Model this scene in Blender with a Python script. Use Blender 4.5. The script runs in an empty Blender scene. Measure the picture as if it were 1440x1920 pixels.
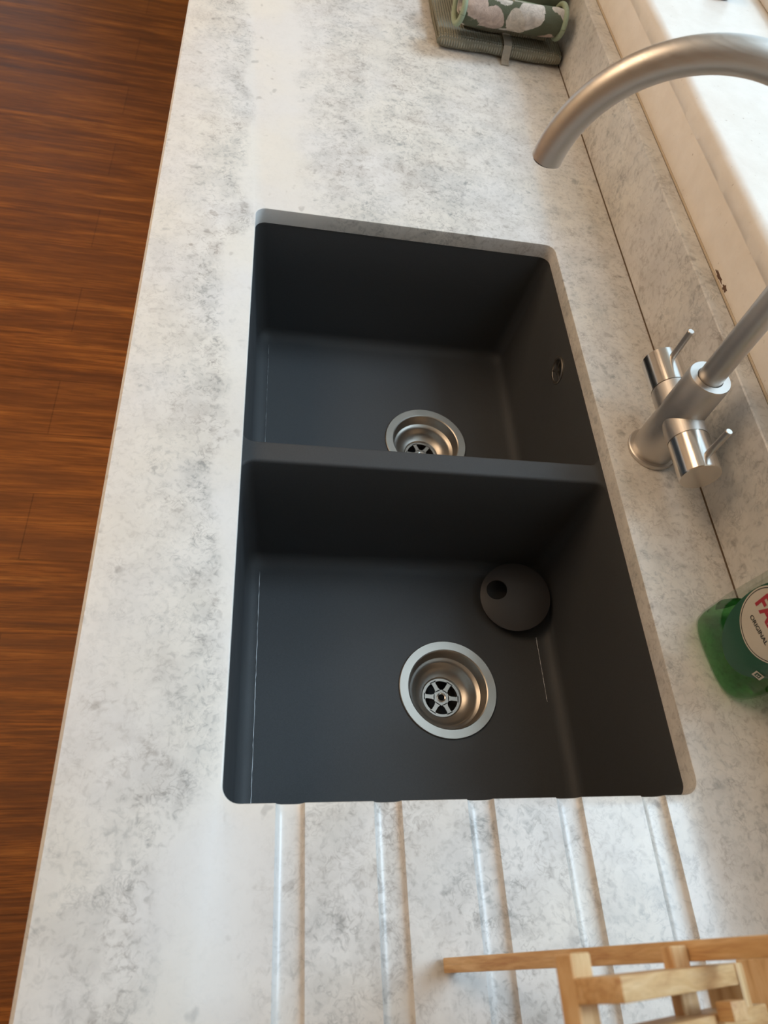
import bpy, bmesh, math, random
from mathutils import Vector, Matrix
random.seed(7)
S = bpy.context.scene
COL = S.collection
PI = math.pi

# ------------------------------------------------------------------ camera, world, sun, lights, exposure
# z = 0 is the top of the worktop, the floor is 0.9 m below it; x runs towards the window, y runs away along the worktop
F_PX = 1379.47
cam_d = bpy.data.cameras.new('camera'); cam = bpy.data.objects.new('camera', cam_d); COL.objects.link(cam)
cam_d.sensor_fit = 'HORIZONTAL'; cam_d.sensor_width = 36.0; cam_d.lens = F_PX / 1440 * 36.0
cam_d.clip_start = 0.02; cam_d.clip_end = 60
R = Matrix(((0.98057823, -0.05400855, -0.18854550), (-0.05423366, 0.84918492, -0.52530342), (0.18848087, 0.52532661, 0.82976317)))
cam.matrix_world = Matrix.Translation((0.00347485, -0.1066548, 0.57422858)) @ R.to_4x4()
cam_d.dof.use_dof = True; cam_d.dof.focus_distance = 0.78; cam_d.dof.aperture_fstop = 14
S.camera = cam

W = bpy.data.worlds.new('world'); S.world = W; W.use_nodes = True
W.node_tree.nodes['Background'].inputs[0].default_value = (0.66, 0.86, 1.0, 1)
W.node_tree.nodes['Background'].inputs[1].default_value = 1.75

sun_d = bpy.data.lights.new('sun', 'SUN'); sun = bpy.data.objects.new('sun', sun_d); COL.objects.link(sun)
sun_d.energy = 1.9; sun_d.angle = math.radians(17); sun_d.color = (0.64, 0.84, 1.0)
EL, AZ = math.radians(53), math.radians(14)
sdir = Vector((math.cos(EL) * math.cos(AZ), math.cos(EL) * math.sin(AZ), math.sin(EL)))
sun.rotation_euler = sdir.to_track_quat('Z', 'Y').to_euler(); sun.location = (2.5, 1.2, 3.0)

room_d = bpy.data.lights.new('ceiling_fill', 'AREA'); room_l = bpy.data.objects.new('ceiling_fill', room_d); COL.objects.link(room_l)  # area light added as warm room fill, its source is out of view
room_d.shape = 'SQUARE'; room_d.size = 1.2; room_d.energy = 25; room_d.color = (1.0, 0.72, 0.47)
room_l.location = (-1.2, 1.1, 1.455)

S.view_settings.view_transform = 'Standard'; S.view_settings.look = 'None'
S.view_settings.gamma = 1; S.view_settings.use_curve_mapping = False
S.view_settings.exposure = 0.0

# ------------------------------------------------------------------ helpers
def link_mesh(name, verts, faces, mat=None, parent=None, smooth=None, loc=None, rot=None):
    me = bpy.data.meshes.new(name); me.from_pydata([tuple(v) for v in verts], [], faces); me.update()
    return finish(name, me, mat, parent, smooth, loc, rot)
def finish(name, me, mat=None, parent=None, smooth=None, loc=None, rot=None):
    if smooth is not None:
        for p in me.polygons: p.use_smooth = True
        me.set_sharp_from_angle(angle=math.radians(smooth))
    o = bpy.data.objects.new(name, me); COL.objects.link(o)
    if mat: me.materials.append(mat)
    if parent: o.parent = parent
    if loc: o.location = loc
    if rot: o.rotation_euler = rot
    return o
def bm_obj(name, bm, mat=None, parent=None, smooth=None, loc=None, rot=None):
    bmesh.ops.recalc_face_normals(bm, faces=bm.faces)
    me = bpy.data.meshes.new(name); bm.to_mesh(me); bm.free()
    return finish(name, me, mat, parent, smooth, loc, rot)
def tag(o, label=None, cat=None, group=None, kind=None):
    if label: o['label'] = label
    if cat: o['category'] = cat
    if group: o['group'] = group
    if kind: o['kind'] = kind
    return o
def empty(name, loc, label, cat, group=None, rz=0):
    o = bpy.data.objects.new(name, None); COL.objects.link(o); o.location = loc; o.rotation_euler = (0, 0, rz)
    o.empty_display_size = 0.02
    return tag(o, label, cat, group)
def add_box(bm, lo, hi, bevel=0.0, seg=1):
    r = bmesh.ops.create_cube(bm, size=1.0)
    vs = r['verts']
    for v in vs:
        v.co = Vector([(lo[i] + hi[i]) / 2 + v.co[i] * (hi[i] - lo[i]) for i in range(3)])
    if bevel > 0:
        es = {e for v in vs for e in v.link_edges}
        bmesh.ops.bevel(bm, geom=list(es), offset=bevel, segments=seg, affect='EDGES', profile=0.6)
def box(name, lo, hi, mat, parent=None, bevel=0.0, seg=1):
    bm = bmesh.new(); add_box(bm, lo, hi, bevel, seg)
    return bm_obj(name, bm, mat, parent, 35 if bevel else None)
def add_lathe(bm, prof, n=64, M=None, cap0=False, cap1=False):
    M = M or Matrix()
    rings = []
    for r, z in prof:
        rings.append([bm.verts.new(M @ Vector((r * math.cos(2 * PI * k / n), r * math.sin(2 * PI * k / n), z))) for k in range(n)])
    for a, b in zip(rings, rings[1:]):
        for k in range(n):
            bm.faces.new((a[k], a[(k + 1) % n], b[(k + 1) % n], b[k]))
    if cap0: bm.faces.new(rings[0][::-1])
    if cap1: bm.faces.new(rings[-1])
def lathe(name, prof, mat, parent=None, n=64, M=None, cap0=True, cap1=True, smooth=32, loc=None, rot=None):
    bm = bmesh.new(); add_lathe(bm, prof, n, M, cap0, cap1)
    return bm_obj(name, bm, mat, parent, smooth, loc, rot)
def add_tube(bm, pts, rad, n=32, cap=True, up=Vector((0, 1, 0))):
    rings = []
    pts = [Vector(p) for p in pts]
    N = len(pts)
    for i, p in enumerate(pts):
        t = (pts[min(i + 1, N - 1)] - pts[max(i - 1, 0)]).normalized()
        a = up - t * up.dot(t)
        if a.length < 1e-4: a = Vector((1, 0, 0)) - t * t.x
        a.normalize(); b = t.cross(a)
        rr = rad(i / (N - 1)) if callable(rad) else rad
        rings.append([bm.verts.new(p + (a * math.cos(2 * PI * k / n) + b * math.sin(2 * PI * k / n)) * rr) for k in range(n)])
    for a, b in zip(rings, rings[1:]):
        for k in range(n): bm.faces.new((a[k], a[(k + 1) % n], b[(k + 1) % n], b[k]))
    if cap: bm.faces.new(rings[0][::-1]); bm.faces.new(rings[-1])
def extrude_y(name, prof, y0, y1, mat, parent=None, ny=1, smooth=None, closed=True, jitter=None):
    verts, faces = [], []
    n = len(prof)
    for j in range(ny + 1):
        y = y0 + (y1 - y0) * j / ny
        for i, (x, z) in enumerate(prof):
            dx, dz = jitter(i, y) if jitter else (0, 0)
            verts.append((x + dx, y, z + dz))
    m = n if closed else n - 1
    for j in range(ny):
        for i in range(m):
            a, b = j * n + i, j * n + (i + 1) % n
            faces.append((a, b, b + n, a + n))
    if closed:
        faces.append(tuple(range(n))[::-1]); faces.append(tuple(ny * n + k for k in range(n)))
    me = bpy.data.meshes.new(name); me.from_pydata(verts, [], faces); me.update()
    bm = bmesh.new(); bm.from_mesh(me); bpy.data.meshes.remove(me)
    return bm_obj(name, bm, mat, parent, smooth)

# ------------------------------------------------------------------ materials
class NT:
    def __init__(s, name):
        s.m = bpy.data.materials.new(name); s.m.use_nodes = True; s.t = s.m.node_tree; s.t.nodes.clear()
        s.out = s.t.nodes.new('ShaderNodeOutputMaterial'); s.bsdf = s.t.nodes.new('ShaderNodeBsdfPrincipled')
        s.t.links.new(s.bsdf.outputs[0], s.out.inputs[0])
        s.tc = s.t.nodes.new('ShaderNodeTexCoord')
    def n(s, typ, **kw):
        nd = s.t.nodes.new(typ)
        for k, v in kw.items(): setattr(nd, k, v)
        return nd
    def l(s, a, b): s.t.links.new(a, b)
    def mapping(s, scale=(1, 1, 1), loc=(0, 0, 0), rot=(0, 0, 0), src='Object'):
        m = s.n('ShaderNodeMapping'); m.inputs['Scale'].default_value = scale; m.inputs['Location'].default_value = loc; m.inputs['Rotation'].default_value = rot
        s.l(s.tc.outputs[src], m.inputs[0]); return m.outputs[0]
    def noise(s, vec, scale, detail=3, rough=0.5, dist=0.0):
        nd = s.n('ShaderNodeTexNoise'); s.l(vec, nd.inputs['Vector'])
        nd.inputs['Scale'].default_value = scale; nd.inputs['Detail'].default_value = detail
        nd.inputs['Roughness'].default_value = rough; nd.inputs['Distortion'].default_value = dist
        return nd.outputs[0]
    def ramp(s, fac, stops, interp='LINEAR'):
        nd = s.n('ShaderNodeValToRGB'); nd.color_ramp.interpolation = interp
        el = nd.color_ramp.elements
        while len(el) < len(stops): el.new(0.5)
        for e, (p, c) in zip(el, stops):
            e.position = p; e.color = c if isinstance(c, tuple) and len(c) == 4 else ((*c, 1) if isinstance(c, tuple) else (c, c, c, 1))
        s.l(fac, nd.inputs[0]); return nd.outputs[0]
    def math(s, op, a, b=None, clamp=False):
        nd = s.n('ShaderNodeMath', operation=op); nd.use_clamp = clamp
        for i, v in enumerate((a, b)):
            if v is None: continue
            if isinstance(v, (int, float)): nd.inputs[i].default_value = v
            else: s.l(v, nd.inputs[i])
        return nd.outputs[0]
    def mix(s, fac, a, b, mode='MIX'):
        nd = s.n('ShaderNodeMix', data_type='RGBA', blend_type=mode)
        if isinstance(fac, (int, float)): nd.inputs[0].default_value = fac
        else: s.l(fac, nd.inputs[0])
        for i, v in ((6, a), (7, b)):
            if isinstance(v, tuple): nd.inputs[i].default_value = (*v, 1) if len(v) == 3 else v
            else: s.l(v, nd.inputs[i])
        return nd.outputs[2]
    def set(s, color=None, rough=None, metal=None, spec=None, coat=None):
        b = s.bsdf
        if color is not None:
            if isinstance(color, tuple): b.inputs['Base Color'].default_value = (*color, 1)
            else: s.l(color, b.inputs['Base Color'])
        if rough is not None:
            if isinstance(rough, (int, float)): b.inputs['Roughness'].default_value = rough
            else: s.l(rough, b.inputs['Roughness'])
        if metal is not None: b.inputs['Metallic'].default_value = metal
        if spec is not None: b.inputs['Specular IOR Level'].default_value = spec
        if coat is not None: b.inputs['Coat Weight'].default_value = coat
        return s
    def bump(s, h, strength=0.3, dist=0.001):
        nd = s.n('ShaderNodeBump'); nd.inputs['Strength'].default_value = strength; nd.inputs['Distance'].default_value = dist
        s.l(h, nd.inputs['Height']); s.l(nd.outputs[0], s.bsdf.inputs['Normal']); return s
def plain(name, color, rough=0.5, metal=0.0, var=0.06, vs=40, bump=0.0, spec=None):
    t = NT(name); v = t.mapping(); nz = t.noise(v, vs, 4)
    c = t.mix(nz, tuple(max(0, x * (1 - var)) for x in color), tuple(min(1, x * (1 + var)) for x in color))
    t.set(c, rough, metal, spec)
    if bump: t.bump(nz, bump)
    return t.m

def quartz(name, sx=1.0, amount=1.0, shift=0.0, axis='X', fine=1.0):
    t = NT(name); v = t.mapping()
    sep = t.n('ShaderNodeSeparateXYZ'); t.l(v, sep.inputs[0])
    vy = t.mapping(scale=(0.6, 1, 1))
    wob = t.noise(vy, 3.2, 3, 0.55)
    wob2 = t.noise(v, 22, 3, 0.6)
    w = t.math('ADD', sep.outputs[axis], t.math('MULTIPLY', t.math('SUBTRACT', wob, 0.5), 0.20))
    w = t.math('ADD', w, t.math('MULTIPLY', t.math('SUBTRACT', wob2, 0.5), 0.03))
    u = t.math('ADD', t.math('MULTIPLY', w, 1.5), 0.2 + shift)          # x -0.13..0.5 -> 0..0.95
    band = t.ramp(u, [(0.0, .30), (0.06, .38), (0.12, .60), (0.155, .85), (0.175, .12), (0.27, .08), (0.31, .5), (0.40, .8), (0.455, .4), (0.50, .9), (0.62, .62), (0.80, .60), (1.0, .75)])
    # curled flecks
    vd = t.noise(v, 60, 2, 0.5, 0.0)
    n1 = t.noise(v, 62 * fine, 3, 0.55, 1.6)
    ridge = t.math('ABSOLUTE', t.math('SUBTRACT', n1, 0.5))
    flecks = t.ramp(ridge, [(0.0, 1.0), (0.018, .75), (0.05, 0.0)])
    m1 = t.ramp(t.noise(v, 34 * fine, 4, 0.6, 0.3), [(0.46, 0.0), (0.62, 1.0)])
    flecks = t.math('MULTIPLY', flecks, m1)
    n2 = t.noise(v, 120 * fine, 4, 0.6, 0.8)
    fine_s = t.ramp(n2, [(0.50, 0.0), (0.68, 1.0)])
    blot = t.ramp(t.noise(v, 26 * fine, 6, 0.62, 0.5), [(0.42, 0.0), (0.66, 1.0)])
    spots = t.ramp(t.noise(v, 46, 2, 0.5, 0.2), [(0.655, 0.0), (0.72, 1.0)])
    dens = t.math('MULTIPLY', band, amount)
    k = t.math('ADD', t.math('MULTIPLY', flecks, 0.55), t.math('MULTIPLY', fine_s, 0.60))
    k = t.math('ADD', k, t.math('MULTIPLY', blot, 0.42))
    k = t.math('ADD', k, t.ramp(t.noise(t.mapping(scale=(3, 1, 1)), 7, 3, 0.5), [(0.35, 0.0), (0.65, 0.20)]))
    k = t.math('MULTIPLY', k, dens)
    k = t.math('ADD', k, t.math('MULTIPLY', spots, 0.42), True)
    tint = t.noise(v, 7, 3)
    base = t.mix(t.ramp(tint, [(0.4, 0.0), (0.6, 1.0)]), (0.735, 0.712, 0.668), (0.715, 0.705, 0.695))
    dark = t.mix(t.ramp(t.noise(v, 11, 2), [(0.4, 0.0), (0.6, 1.0)]), (0.33, 0.34, 0.34), (0.37, 0.345, 0.325))
    c = t.mix(k, base, dark)
    t.set(c, 0.30, 0, 0.42)
    t.bump(n2, 0.05, 0.0004)
    return t.m
M_WORKTOP = quartz('speckled_quartz', fine=1.3, amount=1.1)
M_UPSTAND = quartz('speckled_quartz_upstand', amount=1.0, shift=-0.35, fine=0.85)

def wood_floor():
    t = NT('walnut_floor'); v = t.mapping()
    br = t.n('ShaderNodeTexBrick'); t.l(v, br.inputs['Vector'])
    br.offset = 0.37; br.inputs['Scale'].default_value = 1.0
    br.inputs['Brick Width'].default_value = 1.22; br.inputs['Row Height'].default_value = 0.165
    br.inputs['Mortar Size'].default_value = 0.0012; br.inputs['Mortar Smooth'].default_value = 0.1
    br.inputs['Color1'].default_value = (0.15, 0.15, 0.15, 1); br.inputs['Color2'].default_value = (0.85, 0.85, 0.85, 1)
    br.inputs['Mortar'].default_value = (0, 0, 0, 1)
    g1 = t.noise(t.mapping(scale=(1.6, 26, 1)), 1.4, 6, 0.62, 0.5)
    g2 = t.noise(t.mapping(scale=(7, 190, 1)), 1.6, 5, 0.65, 0.3)
    g3 = t.noise(t.mapping(scale=(1.0, 5, 1)), 2.2, 3, 0.5, 1.2)
    c = t.ramp(g1, [(0.22, (0.085, 0.028, 0.009)), (0.42, (0.25, 0.090, 0.022)), (0.58, (0.45, 0.168, 0.038)), (0.80, (0.66, 0.30, 0.085))])
    c = t.mix(t.ramp(g2, [(0.36, 0.75), (0.60, 0.0)]), c, (0.075, 0.028, 0.011))
    c = t.mix(t.ramp(g3, [(0.40, 0.5), (0.60, 0.0)]), c, (0.12, 0.046, 0.020))
    c = t.mix(t.math('MULTIPLY', br.outputs['Color'], 0.22), c, (0.42, 0.17, 0.05))
    c = t.mix(t.math('MULTIPLY', br.outputs['Fac'], 0.35), c, (0.05, 0.02, 0.01))
    t.set(c, t.ramp(g1, [(0.3, 0.44), (0.7, 0.56)]), 0, 0.16)
    t.bump(t.math('ADD', g2, t.math('MULTIPLY', g1, 1.5)), 0.35, 0.0015)
    return t.m
M_FLOOR = wood_floor()

def rack_wood():
    t = NT('pale_rack_wood'); v = t.mapping(scale=(9, 60, 60))
    g = t.noise(v, 3.0, 5, 0.6, 0.8); g2 = t.noise(t.mapping(scale=(30, 300, 300)), 2.0, 3)
    c = t.ramp(g, [(0.3, (0.50, 0.27, 0.115)), (0.5, (0.66, 0.42, 0.20)), (0.7, (0.76, 0.53, 0.29))])
    c = t.mix(t.ramp(g2, [(0.45, 0.0), (0.7, 0.35)]), c, (0.40, 0.20, 0.09))
    t.set(c, 0.5, 0, 0.4); t.bump(g2, 0.2, 0.0004); return t.m
M_RACK = rack_wood()

def steel(name, base=(0.62, 0.60, 0.57), rough=0.3, sc=(40, 40, 1500), b=0.06):
    t = NT(name); g = t.noise(t.mapping(scale=sc), 1.0, 4, 0.6)
    t.set(t.mix(g, tuple(x * .93 for x in base), tuple(min(1, x * 1.06) for x in base)), t.ramp(g, [(0.3, rough * .85), (0.7, rough * 1.2)]), 1.0)
    t.bump(g, b, 0.0003); return t.m
M_STEEL = steel('brushed_steel', (0.64, 0.61, 0.575), 0.42)
M_KNOB = steel('polished_steel', (0.74, 0.71, 0.67), 0.20, (1500, 40, 40))
M_DRAIN = steel('drain_steel', (0.40, 0.37, 0.33), 0.38, (30, 30, 30), 0.0)
M_BLACK = plain('black_void', (0.004, 0.004, 0.004), 0.7)  # flat black, also painted in for shade inside the holes and the gap
M_SEAL = plain('brown_sealant', (0.10, 0.065, 0.035), 0.7)

def sink_mat():
    t = NT('charcoal_composite'); v = t.mapping()
    n = t.noise(v, 900, 2); m = t.noise(v, 9, 4, 0.6)
    c = t.mix(n, (0.042, 0.044, 0.047), (0.062, 0.065, 0.069))
    c = t.mix(t.ramp(m, [(0.45, 0.0), (0.75, 0.35)]), c, (0.060, 0.062, 0.062))
    t.set(c, t.ramp(m, [(0.3, 0.50), (0.7, 0.62)]), 0, 0.24); t.bump(n, 0.12, 0.0003); return t.m
M_SINK = sink_mat()
M_SEAM_WHITE = plain('seam_white', (0.62, 0.64, 0.66), 0.6)

def paint():
    t = NT('cream_gloss_paint'); v = t.mapping()
    n = t.noise(v, 35, 6, 0.6, 0.3); n2 = t.noise(v, 180, 3)
    c = t.mix(t.ramp(n, [(0.35, 0.0), (0.7, 1.0)]), (0.80, 0.745, 0.68), (0.86, 0.81, 0.75))
    c = t.mix(t.ramp(n2, [(0.68, 0.0), (0.78, 0.5)]), c, (0.42, 0.34, 0.27))
    t.set(c, 0.38, 0, 0.4); t.bump(n, 0.35, 0.0012); return t.m
M_PAINT = paint()
M_WALL = plain('warm_white_wall', (0.80, 0.69, 0.54), 0.8, var=0.03, vs=5)
M_CEIL = plain('white_ceiling', (0.80, 0.73, 0.62), 0.85, var=0.02, vs=5)
M_CAB = plain('taupe_cabinet', (0.36, 0.30, 0.25), 0.5, var=0.03, vs=8)

def waffle(name, c0, c1):
    t = NT(name); v = t.mapping()
    w1 = t.n('ShaderNodeTexWave', bands_direction='X'); t.l(v, w1.inputs[0]); w1.inputs['Scale'].default_value = 75; w1.inputs['Distortion'].default_value = 1.0
    w2 = t.n('ShaderNodeTexWave', bands_direction='Y'); t.l(v, w2.inputs[0]); w2.inputs['Scale'].default_value = 75; w2.inputs['Distortion'].default_value = 1.0
    h = t.math('MULTIPLY', w1.outputs['Fac'], w2.outputs['Fac'])
    n = t.noise(v, 60, 4)
    c = t.mix(t.ramp(h, [(0.0, 0.0), (0.7, 1.0)]), c0, c1); c = t.mix(t.math('MULTIPLY', n, 0.4), c, c0)
    t.set(c, 0.95, 0, 0.1); t.bump(h, 0.9, 0.003)
    return t.m
M_TOWEL = waffle('sage_waffle_cotton', (0.22, 0.215, 0.17), (0.50, 0.49, 0.41))
def floral():
    t = NT('floral_cotton'); v = t.mapping()
    vd = t.noise(v, 22, 4, 0.6, 0.8)
    dv = t.n('ShaderNodeVectorMath', operation='MULTIPLY_ADD')
    cb = t.n('ShaderNodeCombineXYZ'); t.l(vd, cb.inputs[0]); t.l(t.noise(v, 31, 4, 0.6), cb.inputs[1]); t.l(vd, cb.inputs[2])
    t.l(cb.outputs[0], dv.inputs[0]); dv.inputs[1].default_value = (.03, .03, .03); t.l(v, dv.inputs[2])
    vo = t.n('ShaderNodeTexVoronoi'); t.l(dv.outputs[0], vo.inputs['Vector']); vo.inputs['Scale'].default_value = 30
    cellc = vo.outputs['Color']; s = t.n('ShaderNodeSeparateColor'); t.l(cellc, s.inputs[0])
    pick = s.outputs[0]
    green = (0.105, 0.115, 0.078)
    flower = t.ramp(pick, [(0.0, (0.62, 0.57, 0.52)), (0.35, (0.66, 0.60, 0.55)), (0.5, (0.56, 0.44, 0.38)), (0.68, (0.48, 0.35, 0.21)), (0.82, (0.60, 0.52, 0.44))], 'CONSTANT')
    petals = t.ramp(t.noise(v, 70, 5, 0.65, 1.0), [(0.40, 0.72), (0.6, 1.0)])
    flower = t.mix(1.0, flower, petals, 'MULTIPLY')
    mask = t.ramp(vo.outputs['Distance'], [(0.60, 1.0), (0.63, 0.0)])
    on = t.ramp(s.outputs[1], [(0.30, 0.0), (0.34, 1.0)])
    c = t.mix(t.math('MULTIPLY', mask, on), green, flower)
    sp = t.n('ShaderNodeTexVoronoi'); t.l(dv.outputs[0], sp.inputs['Vector']); sp.inputs['Scale'].default_value = 26
    s2 = t.n('ShaderNodeSeparateColor'); t.l(sp.outputs['Color'], s2.inputs[0])
    berry = t.math('MULTIPLY', t.ramp(sp.outputs['Distance'], [(0.22, 1.0), (0.27, 0.0)]), t.ramp(s2.outputs[0], [(0.80, 0.0), (0.84, 1.0)]))
    c = t.mix(berry, c, (0.36, 0.085, 0.055))
    weave = t.noise(v, 700, 2)
    t.set(c, 0.9, 0, 0.15); t.bump(t.math('ADD', weave, t.noise(v, 60, 3)), 0.5, 0.002)
    return t.m
M_FLORAL = floral()
M_BIND = plain('pale_green_binding', (0.30, 0.36, 0.25), 0.9, var=0.15, vs=300, bump=0.5)
M_OLIVE = plain('olive_green_cotton', (0.13, 0.14, 0.085), 0.9, var=0.2, vs=120, bump=0.6)
M_TAG = plain('grey_cotton_tape', (0.36, 0.33, 0.28), 0.9, var=0.15, vs=300, bump=0.4)
M_NAVY = plain('navy_cotton', (0.03, 0.04, 0.06), 0.9)

# ------------------------------------------------------------------ the room
Y0, Y1, X0 = -1.9, 3.9, -2.3
tag(box('floor', (X0, Y0, -0.94), (0.72, Y1, -0.90), M_FLOOR), 'reddish brown walnut plank floor', 'floor', kind='structure')
tag(box('ceiling', (X0, Y0, 1.50), (0.80, Y1, 1.54), M_CEIL), 'plain white ceiling', 'ceiling', kind='structure')
tag(box('wall_left', (X0 - 0.05, Y0, -0.90), (X0, Y1, 1.50), M_WALL), kind='structure')
bm = bmesh.new()
DX0, DX1, DZ = -1.75, -0.90, 1.10
add_box(bm, (X0, Y1, -0.90), (DX0, Y1 + 0.08, 1.50)); add_box(bm, (DX1, Y1, -0.90), (0.80, Y1 + 0.08, 1.50)); add_box(bm, (DX0, Y1, DZ), (DX1, Y1 + 0.08, 1.50))
tag(bm_obj('wall_back', bm, M_WALL), kind='structure')
tag(box('wall_front', (X0, Y0 - 0.05, -0.90), (0.80, Y0, 1.50), M_WALL), kind='structure')
WY0, WY1, WZ0, WZ1 = -0.30, 1.75, 0.178, 1.40
bm = bmesh.new()
XW = 0.5048
add_box(bm, (XW, Y0, -0.90), (0.74, Y1, 0.1035))
add_box(bm, (XW, Y0, 0.1035), (0.74, WY0, 1.50))
add_box(bm, (XW, WY1, 0.1035), (0.74, Y1, 1.50))
add_box(bm, (XW, WY0, WZ1), (0.74, WY1, 1.50))
tag(bm_obj('wall_right', bm, M_WALL), kind='structure')

# sill: painted timber with a bead and a rounded nosing, flush above the upstand
def rough_edge(i, y):
    if i in (5, 6, 7, 8):
        return (0.0004 * math.sin(y * 37 + i) * math.sin(y * 91) , 0.0003 * math.sin(y * 53 + i * 2))
    return (0, 0)
sill_prof = [(0.72, 0.1045), (0.5045, 0.1045), (0.5043, 0.1500), (0.5062, 0.1520), (0.5062, 0.1540), (0.5040, 0.1560), (0.5040, 0.1660), (0.5060, 0.1725), (0.5105, 0.1768), (0.5170, 0.1780), (0.72, 0.1780)]
sill = tag(extrude_y('trim_1', sill_prof, WY0 + 0.001, WY1 - 0.001, M_PAINT, ny=200, smooth=50, jitter=rough_edge), kind='structure')
chip_m = plain('bare_wood_chip', (0.13, 0.075, 0.05), 0.8, var=0.4, vs=400)
for (cy, cz, L, H) in ((0.520, 0.1075, 0.020, 0.0035), (0.500, 0.108, 0.010, 0.005)):
    bm = bmesh.new()
    pts = []
    for k in range(14):
        a = 2 * PI * k / 14
        rr = 1 + 0.35 * math.sin(5 * a + cy * 90) 
        pts.append((cy + L / 2 * math.cos(a) * rr, cz + H / 2 * math.sin(a) * rr))
    fr = [bm.verts.new((0.5039, y, z)) for y, z in pts]; bk = [bm.verts.new((0.5048, y, z)) for y, z in pts]
    bm.faces.new(fr); bm.faces.new(bk[::-1])
    for k in range(14): bm.faces.new((fr[k], fr[(k + 1) % 14], bk[(k + 1) % 14], bk[k]))
    c = bm_obj('paint_chip', bm, chip_m, sill); c['label'] = 'bare brown chip in the cream paint'

# window: frame, glazing bead and pane
win = bpy.data.objects.new('window_1', None); COL.objects.link(win); win.location = (0.70, 0.65, 0.178); tag(win, kind='structure')
M_FRAME = plain('white_window_paint', (0.74, 0.69, 0.62), 0.4, var=0.04, vs=20)
bm = bmesh.new()
def wbox(lo, hi, bv=0.003): add_box(bm, (lo[0] - 0.70, lo[1] - 0.65, lo[2] - 0.178), (hi[0] - 0.70, hi[1] - 0.65, hi[2] - 0.178), bv, 2)
wbox((0.702, WY0 + .001, 0.1785), (0.735, WY1 - .001, 0.200))
wbox((0.690, WY0 + .001, WZ1 - 0.05), (0.735, WY1 - .001, WZ1 - .001))
wbox((0.690, WY0 + .001, 0.1785), (0.735, WY0 + 0.05, WZ1 - .001))
wbox((0.690, WY1 - 0.05, 0.1785), (0.735, WY1 - .001, WZ1 - .001))
bm_obj('window_frame', bm, M_FRAME, win, 35)
g = NT('window_glass'); g.t.nodes.remove(g.bsdf)
tr = g.n('ShaderNodeBsdfTransparent'); gl = g.n('ShaderNodeBsdfGlossy'); gl.inputs['Roughness'].default_value = 0.02
mx = g.n('ShaderNodeMixShader'); mx.inputs[0].default_value = 0.05
g.l(tr.outputs[0], mx.inputs[1]); g.l(gl.outputs[0], mx.inputs[2]); g.l(mx.outputs[0], g.out.inputs[0])
bm = bmesh.new(); add_box(bm, (0.016, WY0 + 0.05 - 0.65, 0.020), (0.020, WY1 - 0.05 - 0.65, WZ1 - 0.05 - 0.178))
bm_obj('window_pane', bm, g.m, win)

added_door = bpy.data.objects.new('added_door_1', None); COL.objects.link(added_door); added_door.location = ((DX0 + DX1) / 2, Y1 + 0.04, -0.90); tag(added_door, kind='structure')  # unseen glazed door, added to bring light and sheen onto the floor
bm = bmesh.new(); hw = (DX1 - DX0) / 2 - 0.002
add_box(bm, (-hw, -0.02, 0.005), (-hw + 0.09, 0.02, 1.995)); add_box(bm, (hw - 0.09, -0.02, 0.005), (hw, 0.02, 1.995))
add_box(bm, (-hw + 0.09, -0.02, 0.005), (hw - 0.09, 0.02, 0.18)); add_box(bm, (-hw + 0.09, -0.02, 1.90), (hw - 0.09, 0.02, 1.995))
bm_obj('added_door_frame', bm, M_FRAME, added_door)
bm = bmesh.new(); add_box(bm, (-hw + 0.09, -0.003, 0.18), (hw - 0.09, 0.003, 1.90)); bm_obj('added_door_glass', bm, g.m, added_door)

# ceiling lamp added out of view for the warm room fill
fill_lamp = empty('added_ceiling_light', (-1.2, 1.1, 1.50), 'unseen square panel added for warm fill light, in a white frame', 'ceiling light')
bm = bmesh.new()
for a, b in (((-.64, -.64), (.64, -.60)), ((-.64, .60), (.64, .64)), ((-.64, -.60), (-.60, .60)), ((.60, -.60), (.64, .60))):
    add_box(bm, (a[0], a[1], -0.05), (b[0], b[1], -0.0005))
bm_obj('fill_lamp_frame', bm, M_CEIL, fill_lamp)
em = NT('fill_lamp_diffuser'); em.bsdf.inputs['Emission Color'].default_value = (1, .74, .5, 1); em.bsdf.inputs['Emission Strength'].default_value = 0.8
em.set((0.8, 0.8, 0.8), 0.6)
box('fill_lamp_diffuser', (-.60, -.60, -0.04), (.60, .60, -0.03), em.m, fill_lamp)
room_l.parent = fill_lamp; room_l.location = (0, 0, -0.043)

# ------------------------------------------------------------------ worktop with sink cutout and drainer grooves
CW, CL, CT = 0.3845, 0.6834, 0.0204       # cutout width, length, worktop thickness
XF, XB, TY0, TY1 = -0.1189, 0.4805, -1.85, 2.6
CR, CH = 0.013, 0.0016
GROOVES = [0.0495 + 0.0732 * k for k in range(5)]
GY = -0.46
def groove(x, y):
    d = 0.0
    for gx in GROOVES:
        a = abs(x - gx) / 0.0105
        if a < 1:
            f = max(0.0, min(1.0, (y - GY) / 0.03)); f = f * f * (3 - 2 * f)
            depth = (0.0034 + 0.0020 * (y - GY) / (-GY)) * f
            d = -depth * math.sqrt(max(0.0, 1 - a ** 3.4))
    return d
gx_samples = [0.030]
for gx in GROOVES:
    for k in range(-11, 12):
        tt = k / 11.0
        gx_samples.append(gx + 0.0108 * math.copysign(abs(tt) ** 0.8, tt))
gx_samples.append(0.3625)
gx_samples = sorted(gx_samples)
per = []       # cutout perimeter, clockwise from (0.03,0)->... each: (x, y, nx, ny) with normal pointing away from the hole
for x in gx_samples: per.append((x, 0.0, 0.0, -1.0))
def arc(cx, cy, a0, a1, n=8):
    for k in range(n + 1):
        a = a0 + (a1 - a0) * k / n
        per.append((cx + CR * math.cos(a), cy + CR * math.sin(a), math.cos(a), math.sin(a)))
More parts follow.
